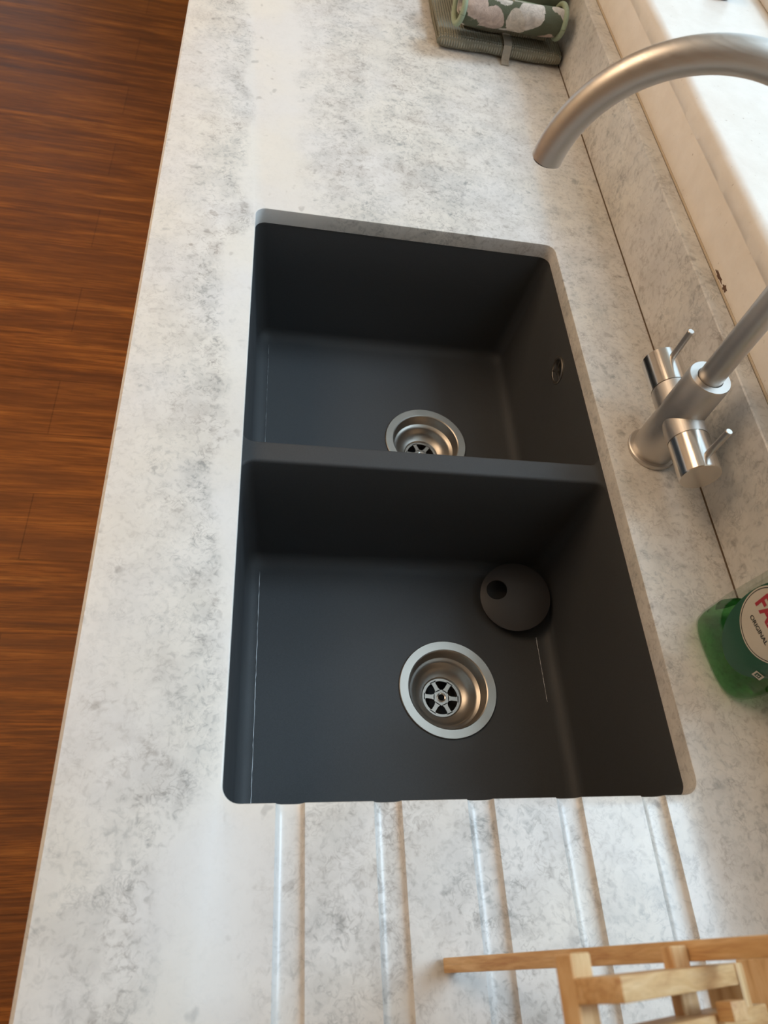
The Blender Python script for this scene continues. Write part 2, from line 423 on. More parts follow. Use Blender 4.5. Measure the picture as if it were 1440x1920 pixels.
arc(CW - CR, CR, -PI / 2, 0); arc(CW - CR, CL - CR, 0, PI / 2); arc(CR, CL - CR, PI / 2, PI); arc(CR, CR, PI, PI * 1.5)
bm = bmesh.new()
top = []; mid = []; low = []
for x, y, nx, ny in per:
    h = groove(x, 0.0) if y == 0.0 and ny == -1.0 else 0.0
    top.append(bm.verts.new((x + nx * CH, y + ny * CH, h)))
    mid.append(bm.verts.new((x + nx * CH * .25, y + ny * CH * .25, h - CH * .35)))
    low.append(bm.verts.new((x, y, h - CH)))
bot = [bm.verts.new((x, y, -CT)) for x, y, nx, ny in per]
n = len(per)
for k in range(n):
    j = (k + 1) % n
    bm.faces.new((top[k], top[j], mid[j], mid[k])); bm.faces.new((mid[k], mid[j], low[j], low[k])); bm.faces.new((low[k], low[j], bot[j], bot[k]))
# drainer field as a height field
ng = len(gx_samples)
ys = [GY + (-CH - GY) * (k / 60) for k in range(61)]
grid = []
for yi, y in enumerate(ys):
    grid.append(top[:ng] if yi == 60 else [bm.verts.new((x, y, groove(x, y))) for x in gx_samples])
for a, b in zip(grid, grid[1:]):
    for k in range(ng - 1): bm.faces.new((a[k], a[k + 1], b[k + 1], b[k]))
# flat field: outer rectangle minus (cutout + drainer)
C1 = 0.0030
xo0, xo1 = XF + C1, XB
outer = [bm.verts.new(p) for p in ((xo0, TY0, 0), (xo1, TY0, 0), (xo1, TY1, 0), (xo0, TY1, 0))]
hole = [g_[0] for g_ in grid][::-1] + grid[0][1:-1] + [g_[-1] for g_ in grid] + top[ng:]
edges = []
def loop_edges(vs):
    for k in range(len(vs)):
        a, b = vs[k], vs[(k + 1) % len(vs)]
        e = bm.edges.get((a, b)) or bm.edges.new((a, b)); edges.append(e)
loop_edges(outer); loop_edges(hole)
bmesh.ops.triangle_fill(bm, use_beauty=True, use_dissolve=False, edges=edges, normal=(0, 0, 1))
# chamfered front edge, front face, underside, back, ends
f1 = [bm.verts.new((XF, y, -C1)) for y in (TY0, TY1)]; f2 = [bm.verts.new((XF, y, -CT)) for y in (TY0, TY1)]; b2 = [bm.verts.new((xo1, y, -CT)) for y in (TY0, TY1)]
bm.faces.new((outer[0], outer[3], f1[1], f1[0])); bm.faces.new((f1[0], f1[1], f2[1], f2[0]))
bm.faces.new((outer[1], b2[0], b2[1], outer[2])); bm.faces.new((outer[0], f1[0], f2[0], b2[0], outer[1])); bm.faces.new((outer[3], outer[2], b2[1], f2[1], f1[1]))
edges = []
loop_edges([f2[0], b2[0], b2[1], f2[1]]); loop_edges(bot)
bmesh.ops.triangle_fill(bm, use_beauty=True, use_dissolve=False, edges=edges, normal=(0, 0, -1))
wt = bm_obj('worktop', bm, M_WORKTOP, None, 28)
tag(wt, 'pale grey-flecked quartz worktop with sink cutout and five drainer grooves', 'worktop')

UH, UT = 0.1027, 0.0223
up_prof = [(XB + 0.0008, 0.0013), (XB + 0.0008, UH - 0.0012), (XB + 0.0020, UH), (XB + UT - 0.0008, UH), (XB + UT - 0.0002, UH - 0.0006), (XB + UT - 0.0002, 0.0013)]
tag(extrude_y('upstand', up_prof, TY0, 2.6, M_UPSTAND, ny=1, smooth=30), 'low flecked quartz upstand along the back of the worktop under the sill', 'upstand')
tag(extrude_y('sealant_and_gap_shade', [(XB - 0.0004, 0.0001), (XB + 0.0012, 0.0001), (XB + 0.0012, 0.0012), (XB + 0.0002, 0.0012)], TY0, 2.6, M_SEAL), 'thin dark brown sealant line between worktop and upstand', 'sealant')

tag(extrude_y('sealant_and_gap_shade', [(XB + UT + 0.0001, 0.0995), (0.5042, 0.0995), (0.5042, 0.1010), (XB + UT + 0.0001, 0.1010)], WY0, 2.6, M_BLACK), 'thin black strip painted as shade in the gap between upstand and window sill', 'sealant')  # black strip in place of the shade inside the open gap

# cabinets under the worktop (fronts set back below the overhang)
cab = empty('base_cabinet', (-0.08, 0.35, -0.90), 'run of taupe base cabinets below the pale quartz worktop', 'cabinet')
bm = bmesh.new(); add_box(bm, (0.0, -2.15, 0.10), (0.018, 2.2, 0.8785)); add_box(bm, (0.05, -2.15, 0.0005), (0.065, 2.2, 0.10))
bm_obj('carcass', bm, M_CAB, cab)
for k in range(7):
    d = box('cabinet_door', (-0.019, -2.14 + k * 0.62, 0.12), (-0.001, -2.14 + k * 0.62 + 0.61, 0.865), M_CAB, cab, 0.002)
    bm = bmesh.new(); add_tube(bm, [(-0.045, -2.02 + k * 0.62 + s, 0.80) for s in (0, 0.1, 0.2, 0.3)], 0.005, 12, up=Vector((0, 0, 1)))
    for s in (0.03, 0.27): add_box(bm, (-0.045, -2.024 + k * 0.62 + s, 0.796), (-0.018, -2.016 + k * 0.62 + s, 0.804))
    bm_obj('door_handle', bm, M_STEEL, d, 40)

# ------------------------------------------------------------------ sink
sink = empty('kitchen_sink', (CW / 2, CL / 2, -0.0206), 'charcoal composite double bowl sink set under the pale worktop', 'sink')
OX, OY, OZ = CW / 2, CL / 2, -0.0206
SD = -0.200
def rrect(x0, x1, y0, y1, r, n=7):
    pts = []
    for cx, cy, a0 in ((x1 - r, y0 + r, -PI / 2), (x1 - r, y1 - r, 0), (x0 + r, y1 - r, PI / 2), (x0 + r, y0 + r, PI)):
        for k in range(n + 1):
            a = a0 + PI / 2 * k / n
            pts.append((cx + r * math.cos(a), cy + r * math.sin(a)))
    return pts
bm = bmesh.new()
bowls = [(-0.0006, CW + 0.0006, -0.0006, 0.3215, (0.240, 0.154)), (-0.0006, CW + 0.0006, 0.3465, CL + 0.0006, (0.244, 0.500))]
zt = -0.0208
top_loops = []
def V(x, y, z): return bm.verts.new((x - OX, y - OY, z - OZ))
floor_lines = []
for x0, x1, y0, y1, dc in bowls:
    prof = [(-0.0035, zt), (-0.0020, zt - 0.0004), (-0.0008, zt - 0.0014), (0.0, zt - 0.0035)]
    dz = SD + 0.015
    prof += [(0.0035, -0.09), (0.0105, dz)]
    for k in range(1, 7):
        a = PI / 2 * k / 6
        prof.append((0.0105 + 0.0165 * (1 - math.cos(a)), dz - 0.015 * math.sin(a)))
    rings = []
    for d, z in prof:
        r = 0.013 + d * 0.35 if d > 0 else 0.013 - d
        rings.append([V(x, y, z) for x, y in rrect(x0 + d, x1 - d, y0 + d, y1 - d, r)])
    m = len(rings[0])
    for a, b in zip(rings, rings[1:]):
        for k in range(m): bm.faces.new((a[k], a[(k + 1) % m], b[(k + 1) % m], b[k]))
    top_loops.append(rings[0])
    dl = [V(dc[0] + 0.0545 * math.cos(2 * PI * k / 48), dc[1] + 0.0545 * math.sin(2 * PI * k / 48), SD) for k in range(48)]
    edges = []; loop_edges(rings[-1]); loop_edges(dl)
    bmesh.ops.triangle_fill(bm, use_beauty=True, use_dissolve=False, edges=edges, normal=(0, 0, 1))
    dl2 = [V(dc[0] + 0.0505 * math.cos(2 * PI * k / 48), dc[1] + 0.0505 * math.sin(2 * PI * k / 48), SD - 0.004) for k in range(48)]
    for k in range(48): bm.faces.new((dl[k], dl[(k + 1) % 48], dl2[(k + 1) % 48], dl2[k]))
rim = [V(x, y, zt) for x, y in rrect(-0.028, CW + 0.028, -0.028, CL + 0.028, 0.02)]
edges = []; loop_edges(rim); loop_edges(top_loops[0]); loop_edges(top_loops[1])
bmesh.ops.triangle_fill(bm, use_beauty=True, use_dissolve=False, edges=edges, normal=(0, 0, 1))
sk = bm_obj('basin', bm, M_SINK, sink, 40)
# the recalculated normals of the open shell should look into the bowls
me = sk.data
# thin white lines along the foot of the bowl walls
def seam(x, ya, yb, w, wob=0.0, seed=1):
    rnd = random.Random(seed); bm = bmesh.new(); pts = []
    nseg = 60
    L = [];
    for k in range(nseg + 1):
        y = ya + (yb - ya) * k / nseg
        ww = w * (0.35 + 0.9 * rnd.random())
        cx = x + wob * math.sin(y * 60) + w * 0.5 * (rnd.random() - .5)
        L.append((bm.verts.new((cx - ww / 2 - OX, y - OY, SD + 0.0004 - OZ)), bm.verts.new((cx + ww / 2 - OX, y - OY, SD + 0.0004 - OZ)), bm.verts.new((cx - OX, y - OY, SD + 0.0007 - OZ))))
    for a, b in zip(L, L[1:]):
        bm.faces.new((a[0], a[2], b[2], b[0])); bm.faces.new((a[2], a[1], b[1], b[2]))
    return bm
for (x, a, b, w, sd) in ((0.0268, 0.005, 0.30, 0.0008, 3), (0.0272, 0.40, 0.655, 0.00035, 5), (0.3555, 0.140, 0.218, 0.0007, 8)):
    o = bm_obj('white_seam', seam(x, a, b, w, 0, sd), M_SEAM_WHITE, sink); o['label'] = 'thin white line along the bowl edge'

def strainer(cx, cy, rot):
    z0 = SD - OZ
    M = Matrix.Translation((cx - OX, cy - OY, z0))
    prof = [(0.0500, -0.003), (0.0560, 0.0003), (0.0563, 0.0012), (0.0555, 0.0018), (0.0462, 0.0014), (0.0450, 0.0006), (0.0442, -0.0012), (0.0420, -0.0110), (0.0414, -0.0128), (0.0395, -0.0138), (0.0375, -0.0146),
            (0.0360, -0.0165), (0.0335, -0.0215), (0.0300, -0.0255), (0.0262, -0.0278), (0.0240, -0.0288), (0.0228, -0.0305), (0.0226, -0.0400), (0.0226, -0.0700)]
    st = lathe('sink_strainer', prof, M_DRAIN, sink, 72, M, False, False, 30)
    bm = bmesh.new()
    zg = z0 - 0.0305
    T = Matrix.Translation((cx - OX, cy - OY, zg))
    add_lathe(bm, [(0.0195, 0), (0.0225, 0), (0.0225, -0.0015), (0.0195, -0.0015), (0.0195, 0)], 60, T)
    add_lathe(bm, [(0.0052, 0), (0.0092, 0), (0.0092, -0.0015), (0.0052, -0.0015), (0.0052, 0)], 40, T)
    for k in range(6):
        a = rot + k * PI / 3
        d = Vector((math.cos(a), math.sin(a), 0)); pz = Vector((-d.y, d.x, 0))
        vs = []
        for z in (0.0, -0.0015):
            for rr, ww in ((0.0080, 0.0034), (0.0120, 0.0023), (0.0180, 0.0023), (0.0205, 0.0042)):
                for s in (-1, 1): vs.append(bm.verts.new(T @ (d * rr + pz * ww * s + Vector((0, 0, z)))))
        for i in range(3):
            a_ = i * 2
            bm.faces.new((vs[a_], vs[a_ + 1], vs[a_ + 3], vs[a_ + 2])); bm.faces.new((vs[a_ + 8], vs[a_ + 10], vs[a_ + 11], vs[a_ + 9]))
            bm.faces.new((vs[a_], vs[a_ + 2], vs[a_ + 10], vs[a_ + 8])); bm.faces.new((vs[a_ + 1], vs[a_ + 9], vs[a_ + 11], vs[a_ + 3]))
    bm_obj('strainer_grid', bm, M_DRAIN, st)
    bm = bmesh.new()
    add_lathe(bm, [(0.0035, -0.001), (0.0038, 0.0006), (0.0048, 0.0010), (0.0056, 0.0004), (0.0056, -0.001)], 32, T)
    bm_obj('strainer_screw', bm, M_KNOB, st, 40)
    bm = bmesh.new(); add_lathe(bm, [(0.0224, -0.045 + 0), (0.001, -0.045)], 32, M, False, True)
    bm_obj('waste_pipe_shade', bm, M_BLACK, st)  # black disc that paints the darkness down the pipe
strainer(0.240, 0.154, math.radians(-5)); strainer(0.244, 0.500, math.radians(-8))
# overflow on the window side wall of the far bowl
MO = Matrix.Translation((CW - 0.0012 - OX, 0.520 - OY, -0.060 - OZ)) @ Matrix.Rotation(-PI / 2, 4, 'Y') @ Matrix.Rotation(math.radians(0), 4, 'Z')
ov = lathe('overflow_ring', [(0.0172, -0.001), (0.0172, 0.0012), (0.0160, 0.0020), (0.0138, 0.0016), (0.0132, 0.0002), (0.0130, -0.0005)], M_DRAIN, sink, 40, MO, False, False, 40)
bm = bmesh.new(); add_lathe(bm, [(0.0132, 0.0001), (0.0002, 0.0001)], 40, MO); bm_obj('overflow_hole_shade', bm, M_BLACK, ov)  # black disc painted as the dark inside, no hole is cut
bm = bmesh.new()
for k in range(3):
    r = bmesh.ops.create_cube(bm, size=1.0)
    for v in r['verts']:
        v.co = MO @ Matrix.Rotation(k * 2 * PI / 3 + 0.35, 4, 'Z') @ Vector((0.0068 + v.co.x * 0.0130, v.co.y * 0.0022, 0.0008 + v.co.z * 0.0010))
add_lathe(bm, [(0.0045, 0.0002), (0.0045, 0.0016), (0.001, 0.0022)], 20, MO, False, True)
bm_obj('overflow_spokes', bm, M_DRAIN, ov)

# loose black waste cover with an off-centre hole, lying in the near bowl against its far corner
def cover():
    bm = bmesh.new()
    n = 72; r0 = 0.0420; hc = Vector((-0.0225, 0.006)); hr = 0.0122
    def dome(x, y):
        r = math.sqrt(x * x + y * y) / r0
        return 0.0055 * (1 - min(1, r) ** 2.2)
    NR = 14
    prev = None; prevb = None
    for j in range(NR + 1):
        tt = j / NR
        ring = []; rb = []
        for k in range(n):
            a = 2 * PI * k / n
            p0 = hc + Vector((math.cos(a), math.sin(a))) * hr; p1 = Vector((math.cos(a), math.sin(a))) * r0
            p = p0.lerp(p1, tt); z = dome(p.x, p.y)
            ring.append(bm.verts.new((p.x, p.y, z))); rb.append(bm.verts.new((p.x, p.y, z - 0.0024)))
        if prev:
            for k in range(n):
                q = (k + 1) % n
                bm.faces.new((prev[k], ring[k], ring[q], prev[q])); bm.faces.new((prevb[k], prevb[q], rb[q], rb[k]))
        else:
            for k in range(n):
                q = (k + 1) % n; bm.faces.new((ring[k], ring[q], rb[q], rb[k]))
        prev, prevb = ring, rb
    for k in range(n):
        q = (k + 1) % n; bm.faces.new((prev[k], prevb[k], prevb[q], prev[q]))
    return bm
cv = bm_obj('waste_cover', cover(), plain('black_cover_plastic', (0.035, 0.033, 0.034), 0.45, var=0.1, vs=60), None, 35)
cv.location = (0.3290, 0.2615, -0.1800); cv.rotation_euler = (math.radians(9), math.radians(-9), math.radians(-6))
tag(cv, 'round black waste cover with an off-centre hole lying in the near bowl', 'sink cover')

# ------------------------------------------------------------------ tap
TX, TY = 0.4353, 0.3550
tap = empty('kitchen_tap', (TX, TY, 0), 'brushed steel swan neck tap with two side knobs behind the sink', 'tap')
lathe('base_flange', [(0.0240, 0.0003), (0.0268, 0.0003), (0.0272, 0.0015), (0.0272, 0.0042), (0.0262, 0.0052), (0.0236, 0.0052)], M_STEEL, tap, 64)
bm = bmesh.new()
add_lathe(bm, [(0.0225, 0.0045), (0.0228, 0.010), (0.0222, 0.05), (0.0214, 0.1150), (0.0205, 0.1172), (0.0132, 0.1172), (0.0126, 0.1164), (0.0126, 0.1120)], 72, None, True, True)
HZ, KR, GP, EN = 0.0600, 0.0200, 0.0330, 0.0765
RX = Matrix.Translation((0, 0, HZ)) @ Matrix.Rotation(-PI / 2, 4, 'X')
add_lathe(bm, [(KR, -GP), (KR, GP)], 64, RX, True, True)
bm_obj('tap_body', bm, M_STEEL, tap, 35)
RA = 0.1123; ZS = 0.2625; PH = 2.8469
pts = [(0, 0, 0.1125 + (ZS - 0.1125) * k / 12) for k in range(12)]
for k in range(57):
    a = PI * 0.985 * k / 56; h = RA - RA * math.cos(a)
    pts.append((math.cos(PH) * h, math.sin(PH) * h, ZS + RA * math.sin(a)))
bm = bmesh.new(); add_tube(bm, pts, 0.0121, 48, up=Vector((-math.sin(PH), math.cos(PH), 0)))
sp = bm_obj('spout', bm, M_STEEL, tap, 50)
pe = Vector(pts[-1]); lathe('aerator', [(0.0095, -0.0014), (0.0104, -0.0014), (0.0108, 0.002)], M_BLACK, sp, 40, Matrix.Translation(pe), True, True)
for s in (-1, 1):
    MK = Matrix.Translation((0, 0, HZ)) @ Matrix.Rotation(-s * PI / 2, 4, 'X')
    kb = lathe('tap_knob', [(KR - 0.0015, GP), (KR - 0.0015, GP + 0.0009), (KR, GP + 0.0012), (KR, EN - 0.0008), (KR - 0.0008, EN)], M_KNOB, tap, 64, MK)
    ly = s * (EN - 0.0130)
    bm = bmesh.new(); add_lathe(bm, [(0.0034, HZ + KR - 0.003), (0.0034, HZ + KR + 0.0345), (0.0029, HZ + KR + 0.0352)], 28, Matrix.Translation((0, ly, 0)), True, True)
    bm_obj('tap_lever', bm, M_STEEL, kb, 35)

# ------------------------------------------------------------------ washing-up liquid bottle
BX, BY, BROT = 0.4488, 0.1200, math.radians(7)
bot_e = empty('soap_bottle', (BX, BY, 0.0003), 'clear green washing-up liquid bottle with a round cream label', 'bottle', rz=BROT)
def foot(z, inner=0.0):
    # half width along y, half depth along x, as the bottle rises
    prof = [(0.0, 0.0370, 0.0205), (0.0015, 0.0398, 0.0230), (0.006, 0.0425, 0.0258), (0.014, 0.0435, 0.0265), (0.05, 0.0425, 0.0260), (0.10, 0.0385, 0.0235), (0.135, 0.0375, 0.0225), (0.160, 0.0340, 0.0205), (0.178, 0.0240, 0.0170), (0.188, 0.0150, 0.0130), (0.196, 0.0125, 0.0120), (0.206, 0.0120, 0.0120)]
    for (z0, a0, b0), (z1, a1, b1) in zip(prof, prof[1:]):
        if z <= z1 + 1e-9:
            f = (z - z0) / (z1 - z0); return a0 + (a1 - a0) * f - inner, b0 + (b1 - b0) * f - inner
    return prof[-1][1] - inner, prof[-1][2] - inner
EXP = 3.2
def bottle_ring(z, inner=0.0, n=64):
    a, b = foot(z, inner); pts = []
    for k in range(n):
        t = 2 * PI * k / n; c, s = math.cos(t), math.sin(t)
        pts.append((b * math.copysign(abs(c) ** (2 / EXP), c), a * math.copysign(abs(s) ** (2 / EXP), s), z))
    return pts
def front_x(y, z):
    a, b = foot(z); q = min(0.999, abs(y) / a)
    return -b * (1 - q ** EXP) ** (1 / EXP)
def shell(zs, inner, cap1=True):
    bm = bmesh.new(); rings = [[bm.verts.new(p) for p in bottle_ring(z, inner)] for z in zs]
    for A, B in zip(rings, rings[1:]):
        for k in range(64): bm.faces.new((A[k], A[(k + 1) % 64], B[(k + 1) % 64], B[k]))
    bm.faces.new(rings[0][::-1])
    if cap1: bm.faces.new(rings[-1])
    return bm
pl = NT('clear_bottle_plastic'); pl.t.nodes.remove(pl.bsdf)
tr = pl.n('ShaderNodeBsdfTransparent'); tr.inputs[0].default_value = (0.90, 0.93, 0.90, 1); gl = pl.n('ShaderNodeBsdfGlossy'); gl.inputs['Roughness'].default_value = 0.08
lw = pl.n('ShaderNodeLayerWeight'); lw.inputs[0].default_value = 0.35; mx = pl.n('ShaderNodeMixShader')
pl.l(pl.math('MULTIPLY', lw.outputs['Facing'], 0.30), mx.inputs[0]); pl.l(tr.outputs[0], mx.inputs[1]); pl.l(gl.outputs[0], mx.inputs[2]); pl.l(mx.outputs[0], pl.out.inputs[0])
zs = [0.0, 0.0015, 0.006, 0.010, 0.014] + [0.014 + 0.006 * k for k in range(1, 25)] + [0.163, 0.170, 0.178, 0.183, 0.188, 0.196, 0.206]
bm_obj('bottle_body', shell(sorted(set(zs)), 0.0), pl.m, bot_e, 50)
lq = NT('green_liquid'); lq.set((0.06, 0.62, 0.14), 0.02, 0, 0.5); lq.bsdf.inputs['Transmission Weight'].default_value = 1.0; lq.bsdf.inputs['IOR'].default_value = 1.12
lz = [0.0018, 0.006, 0.010, 0.014, 0.022, 0.029, 0.036]
va = lq.n('ShaderNodeVolumeAbsorption'); va.inputs['Color'].default_value = (0.06, 0.62, 0.22, 1); va.inputs['Density'].default_value = 36
lq.bsdf.inputs['Base Color'].default_value = (0.55, 0.9, 0.55, 1)
lq.l(va.outputs[0], lq.out.inputs['Volume'])
bm_obj('green_soap', shell(lz, 0.0012), lq.m, bot_e, 50)
M_CAP = plain('white_cap_plastic', (0.75, 0.75, 0.72), 0.4)
lathe('bottle_cap', [(0.0150, 0.2065), (0.0152, 0.222), (0.0140, 0.226), (0.0070, 0.229), (0.0060, 0.238), (0.0052, 0.240)], M_CAP, bot_e, 40)
# printed label: flat shapes laid on the curved front
LY, LZ, TILT = -0.0070, 0.0920, math.radians(4)
def lay(me, off):
    for v in me.vertices:
        u, w = v.co.x, v.co.y
        uu = u * math.cos(TILT) - w * math.sin(TILT); ww = u * math.sin(TILT) + w * math.cos(TILT)
        y = LY - uu; z = LZ + ww
        lim = foot(z)[0] * 0.985; y = max(-lim, min(lim, y))
        v.co = Vector((front_x(y, z) - off, y, z))
def ellipse_patch(name, rx, rz, mat, parent, off, cu=0, cw=0, rin=0.0, nr=10, n=72):
    verts, faces = [], []
    for j in range(nr + 1):
        f = rin + (1 - rin) * j / nr
        for k in range(n):
            a = 2 * PI * k / n; verts.append((cu + rx * f * math.cos(a), cw + rz * f * math.sin(a), 0))
    for j in range(nr):
        for k in range(n): faces.append((j * n + k, (j + 1) * n + k, (j + 1) * n + (k + 1) % n, j * n + (k + 1) % n))
    me = bpy.data.meshes.new(name); me.from_pydata(verts, [], faces); lay(me, off); me.update()
    return finish(name, me, mat, parent)
M_FILM = plain('dark_green_print', (0.030, 0.110, 0.070), 0.35, var=0.1)
M_CREAM = plain('cream_print', (0.62, 0.58, 0.50), 0.4, var=0.03)
M_INK = plain('dark_ink', (0.03, 0.035, 0.03), 0.5)
M_RED = plain('red_ink', (0.42, 0.045, 0.06), 0.45)
film = ellipse_patch('label_film', 0.0350, 0.0540, M_FILM, bot_e, 0.0002, 0.001, -0.008)
disc = ellipse_patch('label_disc', 0.0325, 0.0325, M_CREAM, bot_e, 0.0004)
disc['label'] = 'round cream label disc'
ellipse_patch('label_ring', 0.0312, 0.0312, M_INK, disc, 0.0005, rin=0.975, nr=1)
def text(body, size, mat, cu, cw, parent, bold=0.0, sx=1.0, arc_r=None, name='label_lettering'):
    cd = bpy.data.curves.new(name, 'FONT'); cd.body = body; cd.size = size; cd.align_x = 'CENTER'; cd.align_y = 'CENTER'; cd.offset = bold; cd.resolution_u = 4
    tmp = bpy.data.objects.new('tmp', cd); COL.objects.link(tmp); bpy.context.view_layer.update()
    me = bpy.data.meshes.new_from_object(tmp.evaluated_get(bpy.context.evaluated_depsgraph_get()))
    bpy.data.objects.remove(tmp); bpy.data.curves.remove(cd)
    bm = bmesh.new(); bm.from_mesh(me)
    bmesh.ops.triangulate(bm, faces=bm.faces); bmesh.ops.subdivide_edges(bm, edges=bm.edges, cuts=1)
    bm.to_mesh(me); bm.free()
    for v in me.vertices:
        x = v.co.x * sx + cu; y = v.co.y + cw
        if arc_r:
            a = (v.co.x * sx) / arc_r; rr = arc_r - v.co.y
            x = cu + rr * math.sin(a); y = cw + arc_r - rr * math.cos(a)
        v.co = Vector((x, y, 0))
    lay(me, 0.0007); me.update(); me.materials.clear(); me.name = name
    return finish(name, me, mat, parent)
text('FAIRY', 0.0225, M_RED, 0, 0.0045, disc, 0.0007, 0.80)
text('ORIGINAL', 0.0058, M_INK, -0.003, -0.0125, disc, 0.0001, 1.0)
sq = []
for (u0, w0, u1, w1) in ((0.022, -0.0450, 0.0282, -0.0438), (0.022, -0.0392, 0.0282, -0.0380), (0.022, -0.0450, 0.0232, -0.0380), (0.0270, -0.0450, 0.0282, -0.0380), (0.0243, -0.0425, 0.0250, -0.0405), (0.0256, -0.0425, 0.0263, -0.0405)):
    sq.append((u0, w0, u1, w1))
verts, faces = [], []
for (u0, w0, u1, w1) in sq:
    b = len(verts); verts += [(u0, w0, 0), (u1, w0, 0), (u1, w1, 0), (u0, w1, 0)]; faces.append((b, b + 1, b + 2, b + 3))
me = bpy.data.meshes.new('label_icon'); me.from_pydata(verts, [], faces); lay(me, 0.0014); me.update(); finish('label_icon', me, M_CREAM, bot_e)

# ------------------------------------------------------------------ wooden folding dish rack
rack = empty('dish_rack', (0.154, -0.12, 0.0), 'pale wooden folding dish rack of crossed slats standing on the drainer grooves', 'dish rack')
RO = Vector((0.154, -0.12, 0.0))
def slat(name, p0, p1, w, side, y0, y1, bev=0.0008):
    # bar in the x-z plane from p0 to p1, w wide towards side (+1 left of travel, -1 right), y0..y1 thick; local x along the grain
    p0 = Vector((p0[0], 0, p0[1])); p1 = Vector((p1[0], 0, p1[1])); d = (p1 - p0); L = d.length; d.normalize()
    nrm = Vector((-d.z, 0, d.x)) * side
    bm = bmesh.new(); lo = (0, y0, 0 if side > 0 else -w); hi = (L, y1, w if side > 0 else 0)
    add_box(bm, lo, hi, bev, 2)
    o = bm_obj(name, bm, M_RACK, rack, 35)
    X = d; Z = Vector((-d.z, 0, d.x)); Yv = Z.cross(X)
    o.matrix_local = Matrix.Translation(p0 - Vector((RO.x, RO.y, RO.z))) @ Matrix(((X.x, Yv.x, Z.x), (X.y, Yv.y, Z.y), (X.z, Yv.z, Z.z))).to_4x4()
    return o
A0, A1 = (0.1540, 0.0048), (0.2560, 0.2680)
B1, B0 = (0.1560, 0.2620), (0.4420, 0.0385)
PY = 0.0112
for r in range(5):
    ya = -0.1035 if r == 0 else -0.1280 - (r - 1) * 0.0185
    if r == 0: slat('long_slat', A0, A1, 0.012, -1, ya - 0.009, ya)
    else: slat('peg_slat', (0.2252, 0.2090), (0.2282, 0.2170), 0.0110, -1, ya - 0.0078, ya)
    yb = -0.1145 - r * 0.0185
    slat('short_slat', B1, (0.2560, 0.1842) if r == 0 else (0.2810, 0.1646), 0.0205, -1, yb - 0.009, yb)
# rails that run along the rack: named by what they join
def rail(p, d, a, b, y0, y1):
    # rectangle with corner p, sides a along d and b to its left, extruded y0..y1
    d = Vector(d).normalized(); nrm = Vector((-d.y, d.x))
    P = [Vector(p), Vector(p) + d * a, Vector(p) + d * a + nrm * b, Vector(p) + nrm * b]
    bm = bmesh.new()
    v0 = [bm.verts.new((q.x - RO.x, y0 - RO.y, q.y)) for q in P]; v1 = [bm.verts.new((q.x - RO.x, y1 - RO.y, q.y)) for q in P]
    bm.faces.new(v0); bm.faces.new(v1[::-1])
    for k in range(4): bm.faces.new((v0[k], v0[(k + 1) % 4], v1[(k + 1) % 4], v1[k]))
    bmesh.ops.bevel(bm, geom=bm.edges[:], offset=0.0007, segments=1, affect='EDGES')
    return bm_obj('rail', bm, M_RACK_Y, rack, 35)
tmp = NT('pale_rack_wood_rail'); v = tmp.mapping(scale=(60, 9, 60)); g_ = tmp.noise(v, 3.0, 5, 0.6, 0.8)
tmp.set(tmp.ramp(g_, [(0.3, (0.52, 0.29, 0.125)), (0.5, (0.68, 0.44, 0.22)), (0.7, (0.76, 0.54, 0.30))]), 0.5, 0, 0.4); M_RACK_Y = tmp.m
dB = (0.788, -0.616)
rail((0.1445, 0.2455), dB, 0.0160, -0.0085, -0.245, -0.1060)
dA = (0.3569, 0.9341)
rail((0.2240, 0.1885), dA, 0.0068, 0.0120, -0.245, -0.1055)
rail((0.2592, 0.1812), dB, 0.0090, -0.0180, -0.245, -0.1145)
rail((0.3000, 0.1180), dA, 0.1200, -0.0080, -0.245, -0.1140)

# ------------------------------------------------------------------ towels and oven gloves at the far end
def ribbon(path, th, x0, x1, nx, wob, name, mat, parent=None, seed=0, xwob=0.0):
    # path: list of (y,z) centre line; makes a padded sheet of thickness th, extruded along x
    rnd = random.Random(seed); P = [Vector(p) for p in path]; N = len(P); verts = []; faces = []
    nor = []
    for i in range(N):
        t = (P[min(i + 1, N - 1)] - P[max(i - 1, 0)]).normalized(); nor.append(Vector((-t.y, t.x)))
    prof = []
    for i in range(N): prof.append((P[i] + nor[i] * th / 2, i))
    prof.append((P[-1] + (P[-1] - P[-2]).normalized() * th * 0.45, N - 1))
    for i in reversed(range(N)): prof.append((P[i] - nor[i] * th / 2, i))
    prof.append((P[0] - (P[1] - P[0]).normalized() * th * 0.45, 0))
    m = len(prof)
    for j in range(nx + 1):
        f = j / nx; x = x0 + (x1 - x0) * f
        e = min(1.0, min(f, 1 - f) * nx / 2 + 0.35)
        for q, i in prof:
            c = P[i]
            w = wob * (math.sin(x * 55 + i * 0.55 + seed) + 0.5 * math.sin(x * 117 + i * 1.3 + seed * 2))
            p = c + (q - c) * e + Vector((w, w * 0.6))
            verts.append((x + xwob * math.sin(i * 0.7 + seed), p.x, p.y))
    for j in range(nx):
        for i in range(m):
            a, b = j * m + i, j * m + (i + 1) % m
            faces.append((a, b, b + m, a + m))
    faces.append(tuple(range(m))); faces.append(tuple(nx * m + k for k in range(m))[::-1])
    me = bpy.data.meshes.new(name); me.from_pydata(verts, [], faces); me.update()
    bm = bmesh.new(); bm.from_mesh(me)
    return bm_obj(name, bm, mat, parent, 60)
